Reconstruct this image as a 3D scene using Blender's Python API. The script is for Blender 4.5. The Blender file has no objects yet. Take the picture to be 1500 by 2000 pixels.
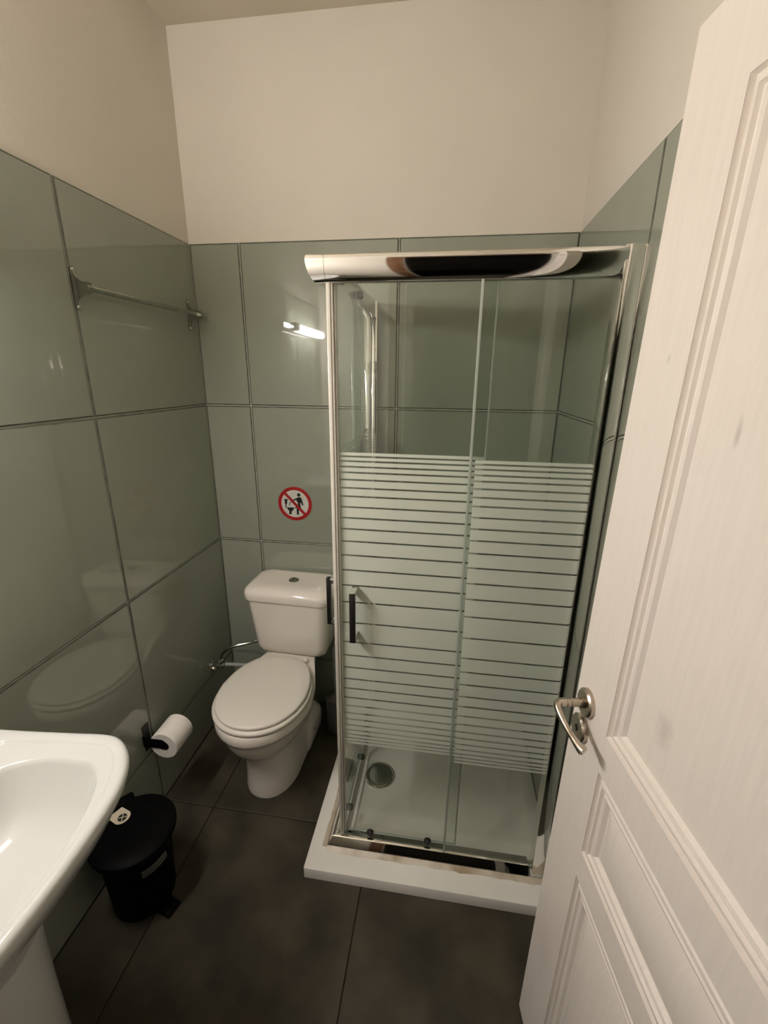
import bpy, bmesh, math, random
from mathutils import Vector, Matrix

random.seed(4)
S = bpy.context.scene
COL = S.collection

# ------------------------------------------------------------------ camera
cam_data = bpy.data.cameras.new('camera')
cam = bpy.data.objects.new('camera', cam_data)
COL.objects.link(cam)
cam_data.sensor_width = 36.0
cam_data.lens = 860.4 / 2000.0 * 36.0
cam_data.clip_start = 0.02
_r = Vector((0.989602, 0.143461, 0.010373))
_d = Vector((0.052102, -0.290313, -0.955512))
_f = Vector((-0.134068, 0.946117, -0.294769))
mw = Matrix((( _r.x, -_d.x, -_f.x, 1.01654),
             ( _r.y, -_d.y, -_f.y, -1.78453),
             ( _r.z, -_d.z, -_f.z, 1.57628),
             (0, 0, 0, 1)))
cam.matrix_world = mw
S.camera = cam

# ------------------------------------------------------------------ world and exposure
world = bpy.data.worlds.new('world')
S.world = world
world.use_nodes = True
bg = world.node_tree.nodes['Background']
bg.inputs[0].default_value = (1.0, 0.92, 0.86, 1)
bg.inputs[1].default_value = 0.012
S.view_settings.view_transform = 'Standard'
S.view_settings.look = 'None'
S.view_settings.gamma = 1.0
S.view_settings.use_curve_mapping = False
S.view_settings.exposure = 0.0
try:
    S.cycles.transparent_max_bounces = 24
except Exception:
    pass
LAMP_STRENGTH = 122.0
LAMP_COLOR = (1.0, 0.93, 0.90)

# ------------------------------------------------------------------ materials
MATS = {}
def principled(name, color, rough=0.5, metal=0.0, spec=0.5, coat=0.0):
    m = bpy.data.materials.new(name)
    m.use_nodes = True
    b = m.node_tree.nodes['Principled BSDF']
    b.inputs['Base Color'].default_value = (*color, 1)
    b.inputs['Roughness'].default_value = rough
    b.inputs['Metallic'].default_value = metal
    b.inputs['Specular IOR Level'].default_value = spec
    b.inputs['Coat Weight'].default_value = coat
    b.inputs['Coat Roughness'].default_value = 0.03
    MATS[name] = m
    return m

def noise_color(m, c1, c2, scale=6.0, detail=6.0, lo=0.35, hi=0.65, stretch=(1, 1, 1), coord='Object', rough=None):
    nt = m.node_tree
    b = nt.nodes['Principled BSDF']
    tc = nt.nodes.new('ShaderNodeTexCoord')
    mp = nt.nodes.new('ShaderNodeMapping')
    mp.inputs['Scale'].default_value = stretch
    n = nt.nodes.new('ShaderNodeTexNoise')
    n.inputs['Scale'].default_value = scale
    n.inputs['Detail'].default_value = detail
    r = nt.nodes.new('ShaderNodeValToRGB')
    r.color_ramp.elements[0].position = lo
    r.color_ramp.elements[1].position = hi
    r.color_ramp.elements[0].color = (*c1, 1)
    r.color_ramp.elements[1].color = (*c2, 1)
    nt.links.new(tc.outputs[coord], mp.inputs[0])
    nt.links.new(mp.outputs[0], n.inputs['Vector'])
    nt.links.new(n.outputs['Fac'], r.inputs[0])
    nt.links.new(r.outputs[0], b.inputs['Base Color'])
    if rough:
        mr = nt.nodes.new('ShaderNodeMapRange')
        mr.inputs['To Min'].default_value = rough[0]
        mr.inputs['To Max'].default_value = rough[1]
        nt.links.new(n.outputs['Fac'], mr.inputs['Value'])
        nt.links.new(mr.outputs[0], b.inputs['Roughness'])
    return n, r

def noise_bump(m, scale=200.0, strength=0.1, dist=0.002, stretch=(1, 1, 1), detail=3.0, coord='Object'):
    nt = m.node_tree
    b = nt.nodes['Principled BSDF']
    tc = nt.nodes.new('ShaderNodeTexCoord')
    mp = nt.nodes.new('ShaderNodeMapping')
    mp.inputs['Scale'].default_value = stretch
    n = nt.nodes.new('ShaderNodeTexNoise')
    n.inputs['Scale'].default_value = scale
    n.inputs['Detail'].default_value = detail
    bp = nt.nodes.new('ShaderNodeBump')
    bp.inputs['Strength'].default_value = strength
    bp.inputs['Distance'].default_value = dist
    nt.links.new(tc.outputs[coord], mp.inputs[0])
    nt.links.new(mp.outputs[0], n.inputs['Vector'])
    nt.links.new(n.outputs['Fac'], bp.inputs['Height'])
    nt.links.new(bp.outputs[0], b.inputs['Normal'])

m_plaster = principled('painted_plaster', (0.74, 0.69, 0.61), 0.75, spec=0.25)
noise_color(m_plaster, (0.725, 0.675, 0.595), (0.755, 0.705, 0.625), 2.5, 3)
noise_bump(m_plaster, 90, 0.12, 0.003)
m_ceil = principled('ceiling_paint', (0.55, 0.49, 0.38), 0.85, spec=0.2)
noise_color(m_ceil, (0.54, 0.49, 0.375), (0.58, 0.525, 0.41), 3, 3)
m_tile = principled('glazed_wall_tile', (0.2, 0.225, 0.195), 0.03, spec=0.85)
m_tedge = principled('tile_edge', (0.12, 0.13, 0.10), 0.25, spec=0.4)
noise_color(m_tedge, (0.085, 0.095, 0.072), (0.13, 0.14, 0.11), 25, 3)
noise_color(m_tile, (0.282, 0.305, 0.243), (0.308, 0.331, 0.266), 3, 4, 0.3, 0.7)
m_grout = principled('wall_grout', (0.30, 0.31, 0.27), 0.8, spec=0.2)
noise_color(m_grout, (0.34, 0.35, 0.285), (0.44, 0.445, 0.37), 30, 3)
m_ftile = principled('floor_tile_stone', (0.06, 0.058, 0.048), 0.45, spec=0.22)
noise_color(m_ftile, (0.025, 0.0225, 0.016), (0.082, 0.070, 0.047), 5.5, 9, 0.3, 0.72, rough=(0.38, 0.6))
m_fgrout = principled('floor_grout', (0.018, 0.017, 0.014), 0.9, spec=0.1)
noise_color(m_fgrout, (0.012, 0.011, 0.009), (0.03, 0.028, 0.022), 20, 3)
m_ceramic = principled('white_ceramic', (0.80, 0.78, 0.72), 0.10, spec=0.5)
noise_color(m_ceramic, (0.56, 0.56, 0.53), (0.58, 0.58, 0.55), 2, 2)  # lamp's glare toned down in the colour; same ceramic as the toilet
m_toilet = principled('toilet_ceramic', (0.76, 0.71, 0.63), 0.12, spec=0.5)
noise_color(m_toilet, (0.83, 0.775, 0.69), (0.85, 0.795, 0.71), 2, 2)
m_seat = principled('seat_plastic', (0.73, 0.67, 0.58), 0.34, spec=0.4)
noise_color(m_seat, (0.72, 0.68, 0.60), (0.74, 0.70, 0.62), 3, 2)
m_tray = principled('tray_acrylic', (0.78, 0.75, 0.69), 0.3, spec=0.45)
noise_color(m_tray, (0.80, 0.77, 0.70), (0.86, 0.83, 0.76), 5, 5)
m_chrome = principled('chrome', (0.82, 0.81, 0.79), 0.045, 1.0)
noise_color(m_chrome, (0.80, 0.79, 0.77), (0.84, 0.83, 0.81), 8, 2)
m_drain = principled('drain_metal', (0.4, 0.42, 0.37), 0.16, 1.0)
noise_color(m_drain, (0.30, 0.32, 0.28), (0.42, 0.44, 0.39), 14, 4)
m_steel = principled('satin_steel', (0.50, 0.50, 0.45), 0.22, 1.0)
noise_color(m_steel, (0.34, 0.35, 0.30), (0.42, 0.43, 0.37), 20, 2)
m_nickel = principled('aged_nickel', (0.48, 0.42, 0.35), 0.24, 1.0)
noise_color(m_nickel, (0.40, 0.34, 0.27), (0.56, 0.50, 0.43), 35, 4)
m_black = principled('black_plastic', (0.008, 0.008, 0.009), 0.5, spec=0.06)
noise_color(m_black, (0.0018, 0.0018, 0.002), (0.0032, 0.0032, 0.0035), 30, 2)
m_blackgloss = principled('black_rubber_grip', (0.012, 0.011, 0.010), 0.28, spec=0.45)
noise_color(m_blackgloss, (0.010, 0.009, 0.008), (0.015, 0.014, 0.013), 30, 2)
m_greyplastic = principled('grey_plastic', (0.10, 0.10, 0.09), 0.35, spec=0.4)
noise_color(m_greyplastic, (0.09, 0.09, 0.08), (0.11, 0.11, 0.10), 30, 2)
m_darkmetal = principled('dark_metal', (0.05, 0.05, 0.045), 0.35, 0.8)
noise_color(m_darkmetal, (0.04, 0.04, 0.036), (0.06, 0.06, 0.055), 30, 2)
m_paper = principled('tissue_paper', (0.76, 0.71, 0.65), 0.95, spec=0.1)
noise_color(m_paper, (0.82, 0.77, 0.71), (0.87, 0.82, 0.76), 40, 4)
noise_bump(m_paper, 260, 0.3, 0.002)
m_card = principled('cardboard', (0.30, 0.25, 0.19), 0.9, spec=0.1)
noise_color(m_card, (0.16, 0.13, 0.10), (0.22, 0.18, 0.14), 40, 3)
m_rubber = principled('clear_seal_vinyl', (0.62, 0.59, 0.52), 0.25, spec=0.5)
noise_color(m_rubber, (0.60, 0.57, 0.50), (0.64, 0.61, 0.54), 10, 2)
m_pipe = principled('grey_pipe_plastic', (0.35, 0.36, 0.33), 0.4)
noise_color(m_pipe, (0.33, 0.34, 0.31), (0.37, 0.38, 0.35), 30, 2)
m_red = principled('sign_red', (0.36, 0.008, 0.010), 0.4)
noise_color(m_red, (0.34, 0.007, 0.009), (0.38, 0.009, 0.011), 30, 2)
m_signwhite = principled('sign_white', (0.62, 0.61, 0.55), 0.45)
noise_color(m_signwhite, (0.60, 0.59, 0.53), (0.64, 0.63, 0.57), 30, 2)
m_signblack = principled('sign_black', (0.006, 0.006, 0.006), 0.45)
noise_color(m_signblack, (0.005, 0.005, 0.005), (0.008, 0.008, 0.008), 30, 2)
m_binpaper = principled('sticker_cream', (0.62, 0.54, 0.40), 0.5)
noise_color(m_binpaper, (0.59, 0.51, 0.37), (0.65, 0.57, 0.43), 40, 2)
m_wood = principled('brown_wood', (0.20, 0.095, 0.045), 0.45)
noise_color(m_wood, (0.14, 0.065, 0.03), (0.24, 0.12, 0.06), 6, 4, stretch=(6, 6, 0.6))
m_hall = principled('hall_paint', (0.10, 0.09, 0.075), 0.8)
noise_color(m_hall, (0.09, 0.08, 0.068), (0.11, 0.10, 0.08), 3, 2)

# silicone with brown stain
m_sil = principled('stained_silicone', (0.6, 0.55, 0.45), 0.45)
noise_color(m_sil, (0.36, 0.27, 0.16), (0.68, 0.62, 0.51), 11, 5, 0.32, 0.62)

# white moulded door skin with embossed wood grain and two grey scuffs
m_door = principled('white_door_skin', (0.80, 0.735, 0.665), 0.42, spec=0.35)
def build_door_material():
    nt = m_door.node_tree
    b = nt.nodes['Principled BSDF']
    tc = nt.nodes.new('ShaderNodeTexCoord')
    mp = nt.nodes.new('ShaderNodeMapping')
    mp.inputs['Scale'].default_value = (1, 14, 1.0)
    n = nt.nodes.new('ShaderNodeTexNoise')
    n.inputs['Scale'].default_value = 9
    n.inputs['Detail'].default_value = 7
    n.inputs['Distortion'].default_value = 0.8
    bp = nt.nodes.new('ShaderNodeBump')
    bp.inputs['Strength'].default_value = 0.085
    bp.inputs['Distance'].default_value = 0.0016
    nt.links.new(tc.outputs['Object'], mp.inputs[0])
    nt.links.new(mp.outputs[0], n.inputs['Vector'])
    nt.links.new(n.outputs['Fac'], bp.inputs['Height'])
    nt.links.new(bp.outputs[0], b.inputs['Normal'])
    base = nt.nodes.new('ShaderNodeValToRGB')
    base.color_ramp.elements[0].position = 0.3
    base.color_ramp.elements[1].position = 0.7
    base.color_ramp.elements[0].color = (0.76, 0.695, 0.625, 1)
    base.color_ramp.elements[1].color = (0.80, 0.735, 0.665, 1)
    nt.links.new(n.outputs['Fac'], base.inputs[0])
    prev = base.outputs[0]
    for (y, z, ry, rz, amt) in ((0.222, 1.105, 0.020, 0.034, 0.30), (0.2156, 1.512, 0.005, 0.022, 0.45), (0.0750, 1.596, 0.005, 0.008, 0.30), (0.06, 0.33, 0.05, 0.09, 0.12)):
        sub = nt.nodes.new('ShaderNodeVectorMath'); sub.operation = 'SUBTRACT'
        sub.inputs[1].default_value = (0, y, z)
        sc = nt.nodes.new('ShaderNodeVectorMath'); sc.operation = 'MULTIPLY'
        sc.inputs[1].default_value = (0, 1 / ry, 1 / rz)
        ln = nt.nodes.new('ShaderNodeVectorMath'); ln.operation = 'LENGTH'
        n2 = nt.nodes.new('ShaderNodeTexNoise'); n2.inputs['Scale'].default_value = 60
        ad = nt.nodes.new('ShaderNodeMath'); ad.operation = 'ADD'
        mr = nt.nodes.new('ShaderNodeMapRange')
        mr.inputs['From Min'].default_value = 0.7
        mr.inputs['From Max'].default_value = 1.6
        mr.inputs['To Min'].default_value = amt
        mr.inputs['To Max'].default_value = 0.0
        mx = nt.nodes.new('ShaderNodeMixRGB')
        mx.inputs[2].default_value = (0.33, 0.28, 0.23, 1)
        nt.links.new(tc.outputs['Object'], sub.inputs[0])
        nt.links.new(sub.outputs[0], sc.inputs[0])
        nt.links.new(sc.outputs[0], ln.inputs[0])
        nt.links.new(tc.outputs['Object'], n2.inputs['Vector'])
        nt.links.new(ln.outputs['Value'], ad.inputs[0])
        nt.links.new(n2.outputs['Fac'], ad.inputs[1])
        nt.links.new(ad.outputs[0], mr.inputs['Value'])
        nt.links.new(mr.outputs[0], mx.inputs[0])
        nt.links.new(prev, mx.inputs[1])
        prev = mx.outputs[0]
    nt.links.new(prev, b.inputs['Base Color'])
build_door_material()

# clear shower glass: thin pane, transmitted light plus Fresnel mirror reflection
m_glass = bpy.data.materials.new('clear_glass')
m_glass.use_nodes = True
def build_glass():
    nt = m_glass.node_tree
    nt.nodes.clear()
    out = nt.nodes.new('ShaderNodeOutputMaterial')
    tr = nt.nodes.new('ShaderNodeBsdfTransparent')
    tr.inputs[0].default_value = (0.945, 0.965, 0.945, 1)
    gl = nt.nodes.new('ShaderNodeBsdfGlossy')
    gl.inputs['Roughness'].default_value = 0.0
    gl.inputs['Color'].default_value = (1, 1, 1, 1)
    lw = nt.nodes.new('ShaderNodeLayerWeight')        # Schlick reflectance, alike from both sides of the sheet
    lw.inputs['Blend'].default_value = 0.5
    pw = nt.nodes.new('ShaderNodeMath'); pw.operation = 'POWER'; pw.inputs[1].default_value = 5.0
    fr = nt.nodes.new('ShaderNodeMapRange')
    fr.inputs['To Min'].default_value = 0.04; fr.inputs['To Max'].default_value = 1.0
    nt.links.new(lw.outputs['Facing'], pw.inputs[0])
    nt.links.new(pw.outputs[0], fr.inputs['Value'])
    # faint limescale haze
    df = nt.nodes.new('ShaderNodeBsdfDiffuse')
    df.inputs[0].default_value = (0.7, 0.72, 0.66, 1)
    tc = nt.nodes.new('ShaderNodeTexCoord')
    nz = nt.nodes.new('ShaderNodeTexNoise'); nz.inputs['Scale'].default_value = 5; nz.inputs['Detail'].default_value = 5
    mr = nt.nodes.new('ShaderNodeMapRange')
    mr.inputs['To Min'].default_value = 0.0; mr.inputs['To Max'].default_value = 0.03
    m1 = nt.nodes.new('ShaderNodeMixShader')
    m2 = nt.nodes.new('ShaderNodeMixShader')
    nt.links.new(tc.outputs['Object'], nz.inputs['Vector'])
    nt.links.new(nz.outputs['Fac'], mr.inputs['Value'])
    nt.links.new(mr.outputs[0], m1.inputs[0])
    nt.links.new(tr.outputs[0], m1.inputs[1])
    nt.links.new(df.outputs[0], m1.inputs[2])
    nt.links.new(fr.outputs[0], m2.inputs[0])
    nt.links.new(m1.outputs[0], m2.inputs[1])
    nt.links.new(gl.outputs[0], m2.inputs[2])
    nt.links.new(m2.outputs[0], out.inputs[0])
build_glass()
m_edge = principled('glass_edge', (0.42, 0.52, 0.46), 0.15, spec=0.6)
noise_color(m_edge, (0.33, 0.37, 0.31), (0.37, 0.41, 0.35), 10, 2)

m_frost = bpy.data.materials.new('etched_glass_band')
m_frost.use_nodes = True
def build_frost():
    nt = m_frost.node_tree
    nt.nodes.clear()
    out = nt.nodes.new('ShaderNodeOutputMaterial')
    tr = nt.nodes.new('ShaderNodeBsdfTransparent'); tr.inputs[0].default_value = (0.95, 0.97, 0.95, 1)
    df = nt.nodes.new('ShaderNodeBsdfDiffuse')
    tl = nt.nodes.new('ShaderNodeBsdfTranslucent'); tl.inputs[0].default_value = (0.56, 0.62, 0.52, 1)
    tc = nt.nodes.new('ShaderNodeTexCoord')
    nz = nt.nodes.new('ShaderNodeTexNoise'); nz.inputs['Scale'].default_value = 7; nz.inputs['Detail'].default_value = 4
    rp = nt.nodes.new('ShaderNodeValToRGB')
    rp.color_ramp.elements[0].color = (0.72, 0.765, 0.66, 1)
    rp.color_ramp.elements[1].color = (0.80, 0.845, 0.73, 1)
    m1 = nt.nodes.new('ShaderNodeMixShader'); m1.inputs[0].default_value = 0.18
    m2 = nt.nodes.new('ShaderNodeMixShader'); m2.inputs[0].default_value = 0.83
    nt.links.new(tc.outputs['Object'], nz.inputs['Vector'])
    nt.links.new(nz.outputs['Fac'], rp.inputs[0])
    nt.links.new(rp.outputs[0], df.inputs[0])
    nt.links.new(df.outputs[0], m1.inputs[1])
    nt.links.new(tl.outputs[0], m1.inputs[2])
    nt.links.new(tr.outputs[0], m2.inputs[1])
    nt.links.new(m1.outputs[0], m2.inputs[2])
    nt.links.new(m2.outputs[0], out.inputs[0])
build_frost()

m_lamp = bpy.data.materials.new('lit_diffuser')
m_lamp.use_nodes = True
def build_lamp():
    nt = m_lamp.node_tree
    nt.nodes.clear()
    out = nt.nodes.new('ShaderNodeOutputMaterial')
    em = nt.nodes.new('ShaderNodeEmission')
    em.inputs[0].default_value = (*LAMP_COLOR, 1)
    em.inputs[1].default_value = LAMP_STRENGTH
    nt.links.new(em.outputs[0], out.inputs[0])
build_lamp()

# ------------------------------------------------------------------ mesh helpers
def link(name, me, mat, parent=None):
    o = bpy.data.objects.new(name, me)
    COL.objects.link(o)
    if mat is not None and len(me.materials) == 0:
        for m in (mat if isinstance(mat, (list, tuple)) else [mat]):
            me.materials.append(m)
    if parent is not None:
        o.parent = parent
    return o

def finish(bm, name, smooth=35):
    bmesh.ops.recalc_face_normals(bm, faces=bm.faces[:])
    me = bpy.data.meshes.new(name)
    bm.to_mesh(me)
    bm.free()
    if smooth:
        for p in me.polygons:
            p.use_smooth = True
        me.set_sharp_from_angle(angle=math.radians(smooth))
    return me

def obj(name, bm, mat, parent=None, smooth=35):
    return link(name, finish(bm, name, smooth), mat, parent)

def empty(name, loc=(0, 0, 0), parent=None):
    o = bpy.data.objects.new(name, None)
    o.empty_display_size = 0.05
    o.location = loc
    COL.objects.link(o)
    if parent is not None:
        o.parent = parent
    return o

def tag(o, label=None, cat=None, group=None, kind=None):
    if label: o['label'] = label
    if cat: o['category'] = cat
    if group: o['group'] = group
    if kind: o['kind'] = kind
    return o

def add_box(bm, a, b, bevel=0.0, seg=2, mat=0):
    v = []
    for z in (a[2], b[2]):
        for (x, y) in ((a[0], a[1]), (b[0], a[1]), (b[0], b[1]), (a[0], b[1])):
            v.append(bm.verts.new((x, y, z)))
    fs = [bm.faces.new([v[i] for i in q]) for q in
          ((3, 2, 1, 0), (4, 5, 6, 7), (0, 1, 5, 4), (1, 2, 6, 5), (2, 3, 7, 6), (3, 0, 4, 7))]
    for f in fs: f.material_index = mat
    if bevel > 0:
        es = list({e for f in fs for e in f.edges})
        bmesh.ops.bevel(bm, geom=es, offset=bevel, segments=seg, profile=0.5, affect='EDGES')
    return fs

def box(a, b, bevel=0.0, seg=2):
    bm = bmesh.new()
    add_box(bm, a, b, bevel, seg)
    return bm

def add_loops(bm, loops, cap0=True, cap1=True, closed=True):
    rows = [[bm.verts.new(p) for p in L] for L in loops]
    n = len(rows[0])
    for i in range(len(rows) - 1):
        for j in range(n if closed else n - 1):
            k = (j + 1) % n
            bm.faces.new((rows[i][j], rows[i][k], rows[i + 1][k], rows[i + 1][j]))
    if cap0: bm.faces.new(list(reversed(rows[0])))
    if cap1: bm.faces.new(rows[-1])
    return rows

def loft(loops, cap0=True, cap1=True):
    bm = bmesh.new()
    add_loops(bm, loops, cap0, cap1)
    return bm

def add_lathe(bm, prof, center, axis='z', n=32):
    """prof: (r, h) list along the axis; capped at both ends."""
    loops = []
    for r, h in prof:
        L = []
        for i in range(n):
            a = 2 * math.pi * i / n
            c, s = r * math.cos(a), r * math.sin(a)
            if axis == 'z': p = (c, s, h)
            elif axis == 'y': p = (c, h, s)
            else: p = (h, c, s)
            L.append((center[0] + p[0], center[1] + p[1], center[2] + p[2]))
        loops.append(L)
    add_loops(bm, loops)

def lathe(prof, center=(0, 0, 0), axis='z', n=32):
    bm = bmesh.new()
    add_lathe(bm, prof, center, axis, n)
    return bm

def catmull(pts, per=8):
    P = [Vector(p) for p in pts]
    P = [P[0] * 2 - P[1]] + P + [P[-1] * 2 - P[-2]]
    out = []
    for i in range(1, len(P) - 2):
        for k in range(per):
            t = k / per
            a, b, c, d = P[i - 1], P[i], P[i + 1], P[i + 2]
            out.append(0.5 * ((2 * b) + (c - a) * t + (2 * a - 5 * b + 4 * c - d) * t * t + (3 * b - a - 3 * c + d) * t ** 3))
    out.append(P[-2])
    return out

def add_tube(bm, pts, r, n=12):
    P = [Vector(p) for p in pts]
    rad = r if isinstance(r, (list, tuple)) else [r] * len(P)
    loops = []
    prev = None
    for i, p in enumerate(P):
        t = (P[min(i + 1, len(P) - 1)] - P[max(i - 1, 0)]).normalized()
        if prev is None:
            u = t.orthogonal().normalized()
        else:
            u = (prev - t * prev.dot(t)).normalized()
        prev = u
        w = t.cross(u)
        loops.append([p + (u * math.cos(2 * math.pi * k / n) + w * math.sin(2 * math.pi * k / n)) * rad[i] for k in range(n)])
    add_loops(bm, loops)

def tube(pts, r, n=12):
    bm = bmesh.new()
    add_tube(bm, pts, r, n)
    return bm

def prism(poly, thick, axis='y', base=0.0):
    """extrude a 2D polygon. axis y: poly=(x,z), from y=base to base-thick; axis z: poly=(x,y) from z=base up; axis x: poly=(y,z) from x=base."""
    loops = []
    for h in (0.0, thick):
        if axis == 'y': loops.append([(a, base - h, b) for a, b in poly])
        elif axis == 'z': loops.append([(a, b, base + h) for a, b in poly])
        else: loops.append([(base + h, a, b) for a, b in poly])
    return loft(loops)

def disc_poly(cx, cy, r, n=48):
    return [(cx + r * math.cos(2 * math.pi * i / n), cy + r * math.sin(2 * math.pi * i / n)) for i in range(n)]

# ================================================================== ROOM
W = 1.4255
CEIL = 2.706
ZT = 2.0524
REC = 0.0045          # plaster stands back from the tile face
YF = -1.76           # front wall, with the doorway the camera stands in

def structure(name, bm, mat, smooth=0):
    return tag(obj(name, bm, mat, None, smooth), kind='structure')

wall_back = structure('wall_back', box((-0.12, REC, -0.1), (W + 0.12, 0.12, CEIL)), m_plaster)
wall_left = structure('wall_left', box((-0.12, YF, -0.1), (-REC, REC, CEIL)), m_plaster)
wall_right = structure('wall_right', box((W + REC, YF, -0.1), (W + 0.12, REC, CEIL)), m_plaster)
ceiling = structure('ceiling', box((-0.12, YF - 0.1, CEIL), (W + 0.12, 0.12, CEIL + 0.1)), m_ceil)
floor = structure('floor', box((-REC, -3.2, -0.12), (W + REC, REC, -0.004)), m_fgrout)
bm = bmesh.new()
add_box(bm, (-0.12, YF - 0.1, -0.1), (0.79, YF, CEIL))
add_box(bm, (0.79, YF - 0.1, 2.05), (W + 0.12, YF, CEIL))
add_box(bm, (1.412, YF - 0.1, -0.1), (W + 0.12, YF, 2.05))
wall_front = structure('wall_front', bm, m_plaster)
# brown door lining round the doorway behind the camera
bm = bmesh.new()
add_box(bm, (0.72, YF, 0.0), (0.79, YF + 0.012, 2.11), 0.003)
add_box(bm, (0.79, YF, 2.05), (1.37, YF + 0.012, 2.11), 0.003)
trim = structure('trim_1', bm, m_wood)
# dark hall beyond
bm = bmesh.new()
add_box(bm, (-0.5, -3.3, -0.1), (2.4, -3.2, CEIL))
add_box(bm, (-0.6, -3.2, -0.1), (-0.5, YF - 0.1, CEIL))
add_box(bm, (2.4, -3.2, -0.1), (2.5, YF - 0.1, CEIL))
add_box(bm, (-0.6, -3.3, CEIL), (2.5, YF - 0.1, CEIL + 0.1))
add_box(bm, (-0.5, -3.2, -0.12), (-0.01, YF - 0.1, -0.004))
add_box(bm, (W + 0.01, -3.2, -0.12), (2.4, YF - 0.1, -0.004))
hall = structure('wall_hall', bm, m_hall)

# ------------------------------------------------------------------ tiles (each an object)
TILE_CACHE = {}
GAP = 0.0020
def tile_mesh(w, h, depth, inset, drop, mat, key):
    k = (round(w, 4), round(h, 4), key)
    if k in TILE_CACHE: return TILE_CACHE[k]
    # local: u in x, v in y, face up +z
    loops = []
    for (i, z) in ((0, -depth), (0, -drop), (inset * 0.45, -drop * 0.35), (inset, 0)):
        loops.append([(i, i, z), (w - i, i, z), (w - i, h - i, z), (i, h - i, z)])
    me = finish(loft(loops), key, 0)
    me.materials.append(mat)
    if mat is m_tile:
        me.materials.append(m_tedge)
        for p in me.polygons:
            if p.normal.z < 0.985: p.material_index = 1
    TILE_CACHE[k] = me
    return me

def put_tile(name, parent, origin, U, V, N, w, h, kind):
    if kind == 'wall':
        me = tile_mesh(w - 2 * GAP, h - 2 * GAP, REC - 0.0005, 0.0045, 0.0026, m_tile, 'wall_tile')
        g = GAP
    else:
        g = 0.0014
        me = tile_mesh(w - 2 * g, h - 2 * g, 0.0035, 0.0022, 0.0012, m_ftile, 'floor_tile')
    o = link(name, me, None, parent)
    U, V, N = Vector(U), Vector(V), Vector(N)
    p = Vector(origin) + U * g + V * g
    tilt = random.uniform(-0.0009, 0.0009)
    o.matrix_world = Matrix(((U.x, V.x, N.x, p.x), (U.y, V.y, N.y, p.y), (U.z, V.z, N.z, p.z), (0, 0, 0, 1)))
    return o

ZR = [0.0, 0.2524, 0.8524, 1.4524, ZT]
XB = [-0.0022, 0.1992, 0.8083, W + 0.0022]
for i in range(4):
    for j in range(3):
        put_tile('wall_tile', wall_back, (XB[j], 0, ZR[i]), (1, 0, 0), (0, 0, 1), (0, -1, 0), XB[j + 1] - XB[j], ZR[i + 1] - ZR[i], 'wall')
YL = [0.0022, -0.6144, -1.2164, YF]
for i in range(4):
    for j in range(3):
        put_tile('wall_tile', wall_left, (0, YL[j], ZR[i]), (0, -1, 0), (0, 0, 1), (1, 0, 0), YL[j] - YL[j + 1], ZR[i + 1] - ZR[i], 'wall')
YR = [0.0022, -0.632, -1.236, YF]
for i in range(4):
    for j in range(3):
        put_tile('wall_tile', wall_right, (W, YR[j + 1], ZR[i]), (0, 1, 0), (0, 0, 1), (-1, 0, 0), YR[j] - YR[j + 1], ZR[i + 1] - ZR[i], 'wall')
GR = 0.0028
obj('grout', box((0.0, GR, 0.0), (W, REC - 0.0001, ZT - 0.001)), m_grout, wall_back, 0)
obj('grout', box((-REC + 0.0001, YF, 0.0), (-GR, 0.0, ZT - 0.001)), m_grout, wall_left, 0)
obj('grout', box((W + GR, YF, 0.0), (W + REC - 0.0001, 0.0, ZT - 0.001)), m_grout, wall_right, 0)
XF = [0.0, 0.2085, 0.8155, W]
YG = [0.0, -0.615, -1.222, YF]
for i in range(3):
    for j in range(3):
        put_tile('floor_tile', floor, (XF[j], YG[i + 1], 0), (1, 0, 0), (0, 1, 0), (0, 0, 1), XF[j + 1] - XF[j], YG[i] - YG[i + 1], 'floor')

# ================================================================== WALL LAMP (above the basin, beyond the frame)
lamp = tag(empty('wall_lamp', (0.0, -1.32, 1.86)), 'slim lit strip lamp on left wall above the white basin', 'lamp')
obj('backplate', box((0.0008, -0.34, -0.028), (0.012, 0.47, 0.028), 0.004), m_chrome, lamp)
obj('diffuser', box((0.0165, -0.31, -0.020), (0.068, 0.240, 0.018), 0.008), m_lamp, lamp)
obj('end_light', box((0.0355, 0.335, -0.011), (0.0385, 0.430, 0.011), 0.001), m_lamp, lamp)
obj('end_shield', box((0.0122, 0.324, -0.016), (0.0353, 0.440, 0.016), 0.003), m_chrome, lamp)  # unseen backing, added to keep the end light off the left wall
for y in (-0.27, 0.2): obj('bracket', box((0.0122, y - 0.01, -0.012), (0.0163, y + 0.01, 0.012)), m_chrome, lamp)
obj('shield_bracket', box((0.0122, 0.246, -0.022), (0.072, 0.322, 0.024), 0.003), m_chrome, lamp)  # enlarged to block light from the diffuser's end

# ================================================================== DOOR
p0 = Vector((1.279, -1.017, 0.008))
dup_ = Vector((0.012549, -0.004518, 0.999911))
dd = Vector((0.143921, -0.989569, -0.006277))
dn = Vector((-0.989510, -0.143987, 0.011768))
door = tag(empty('door_1'), 'white moulded door opened against the right wall', None, None, 'structure')
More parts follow.
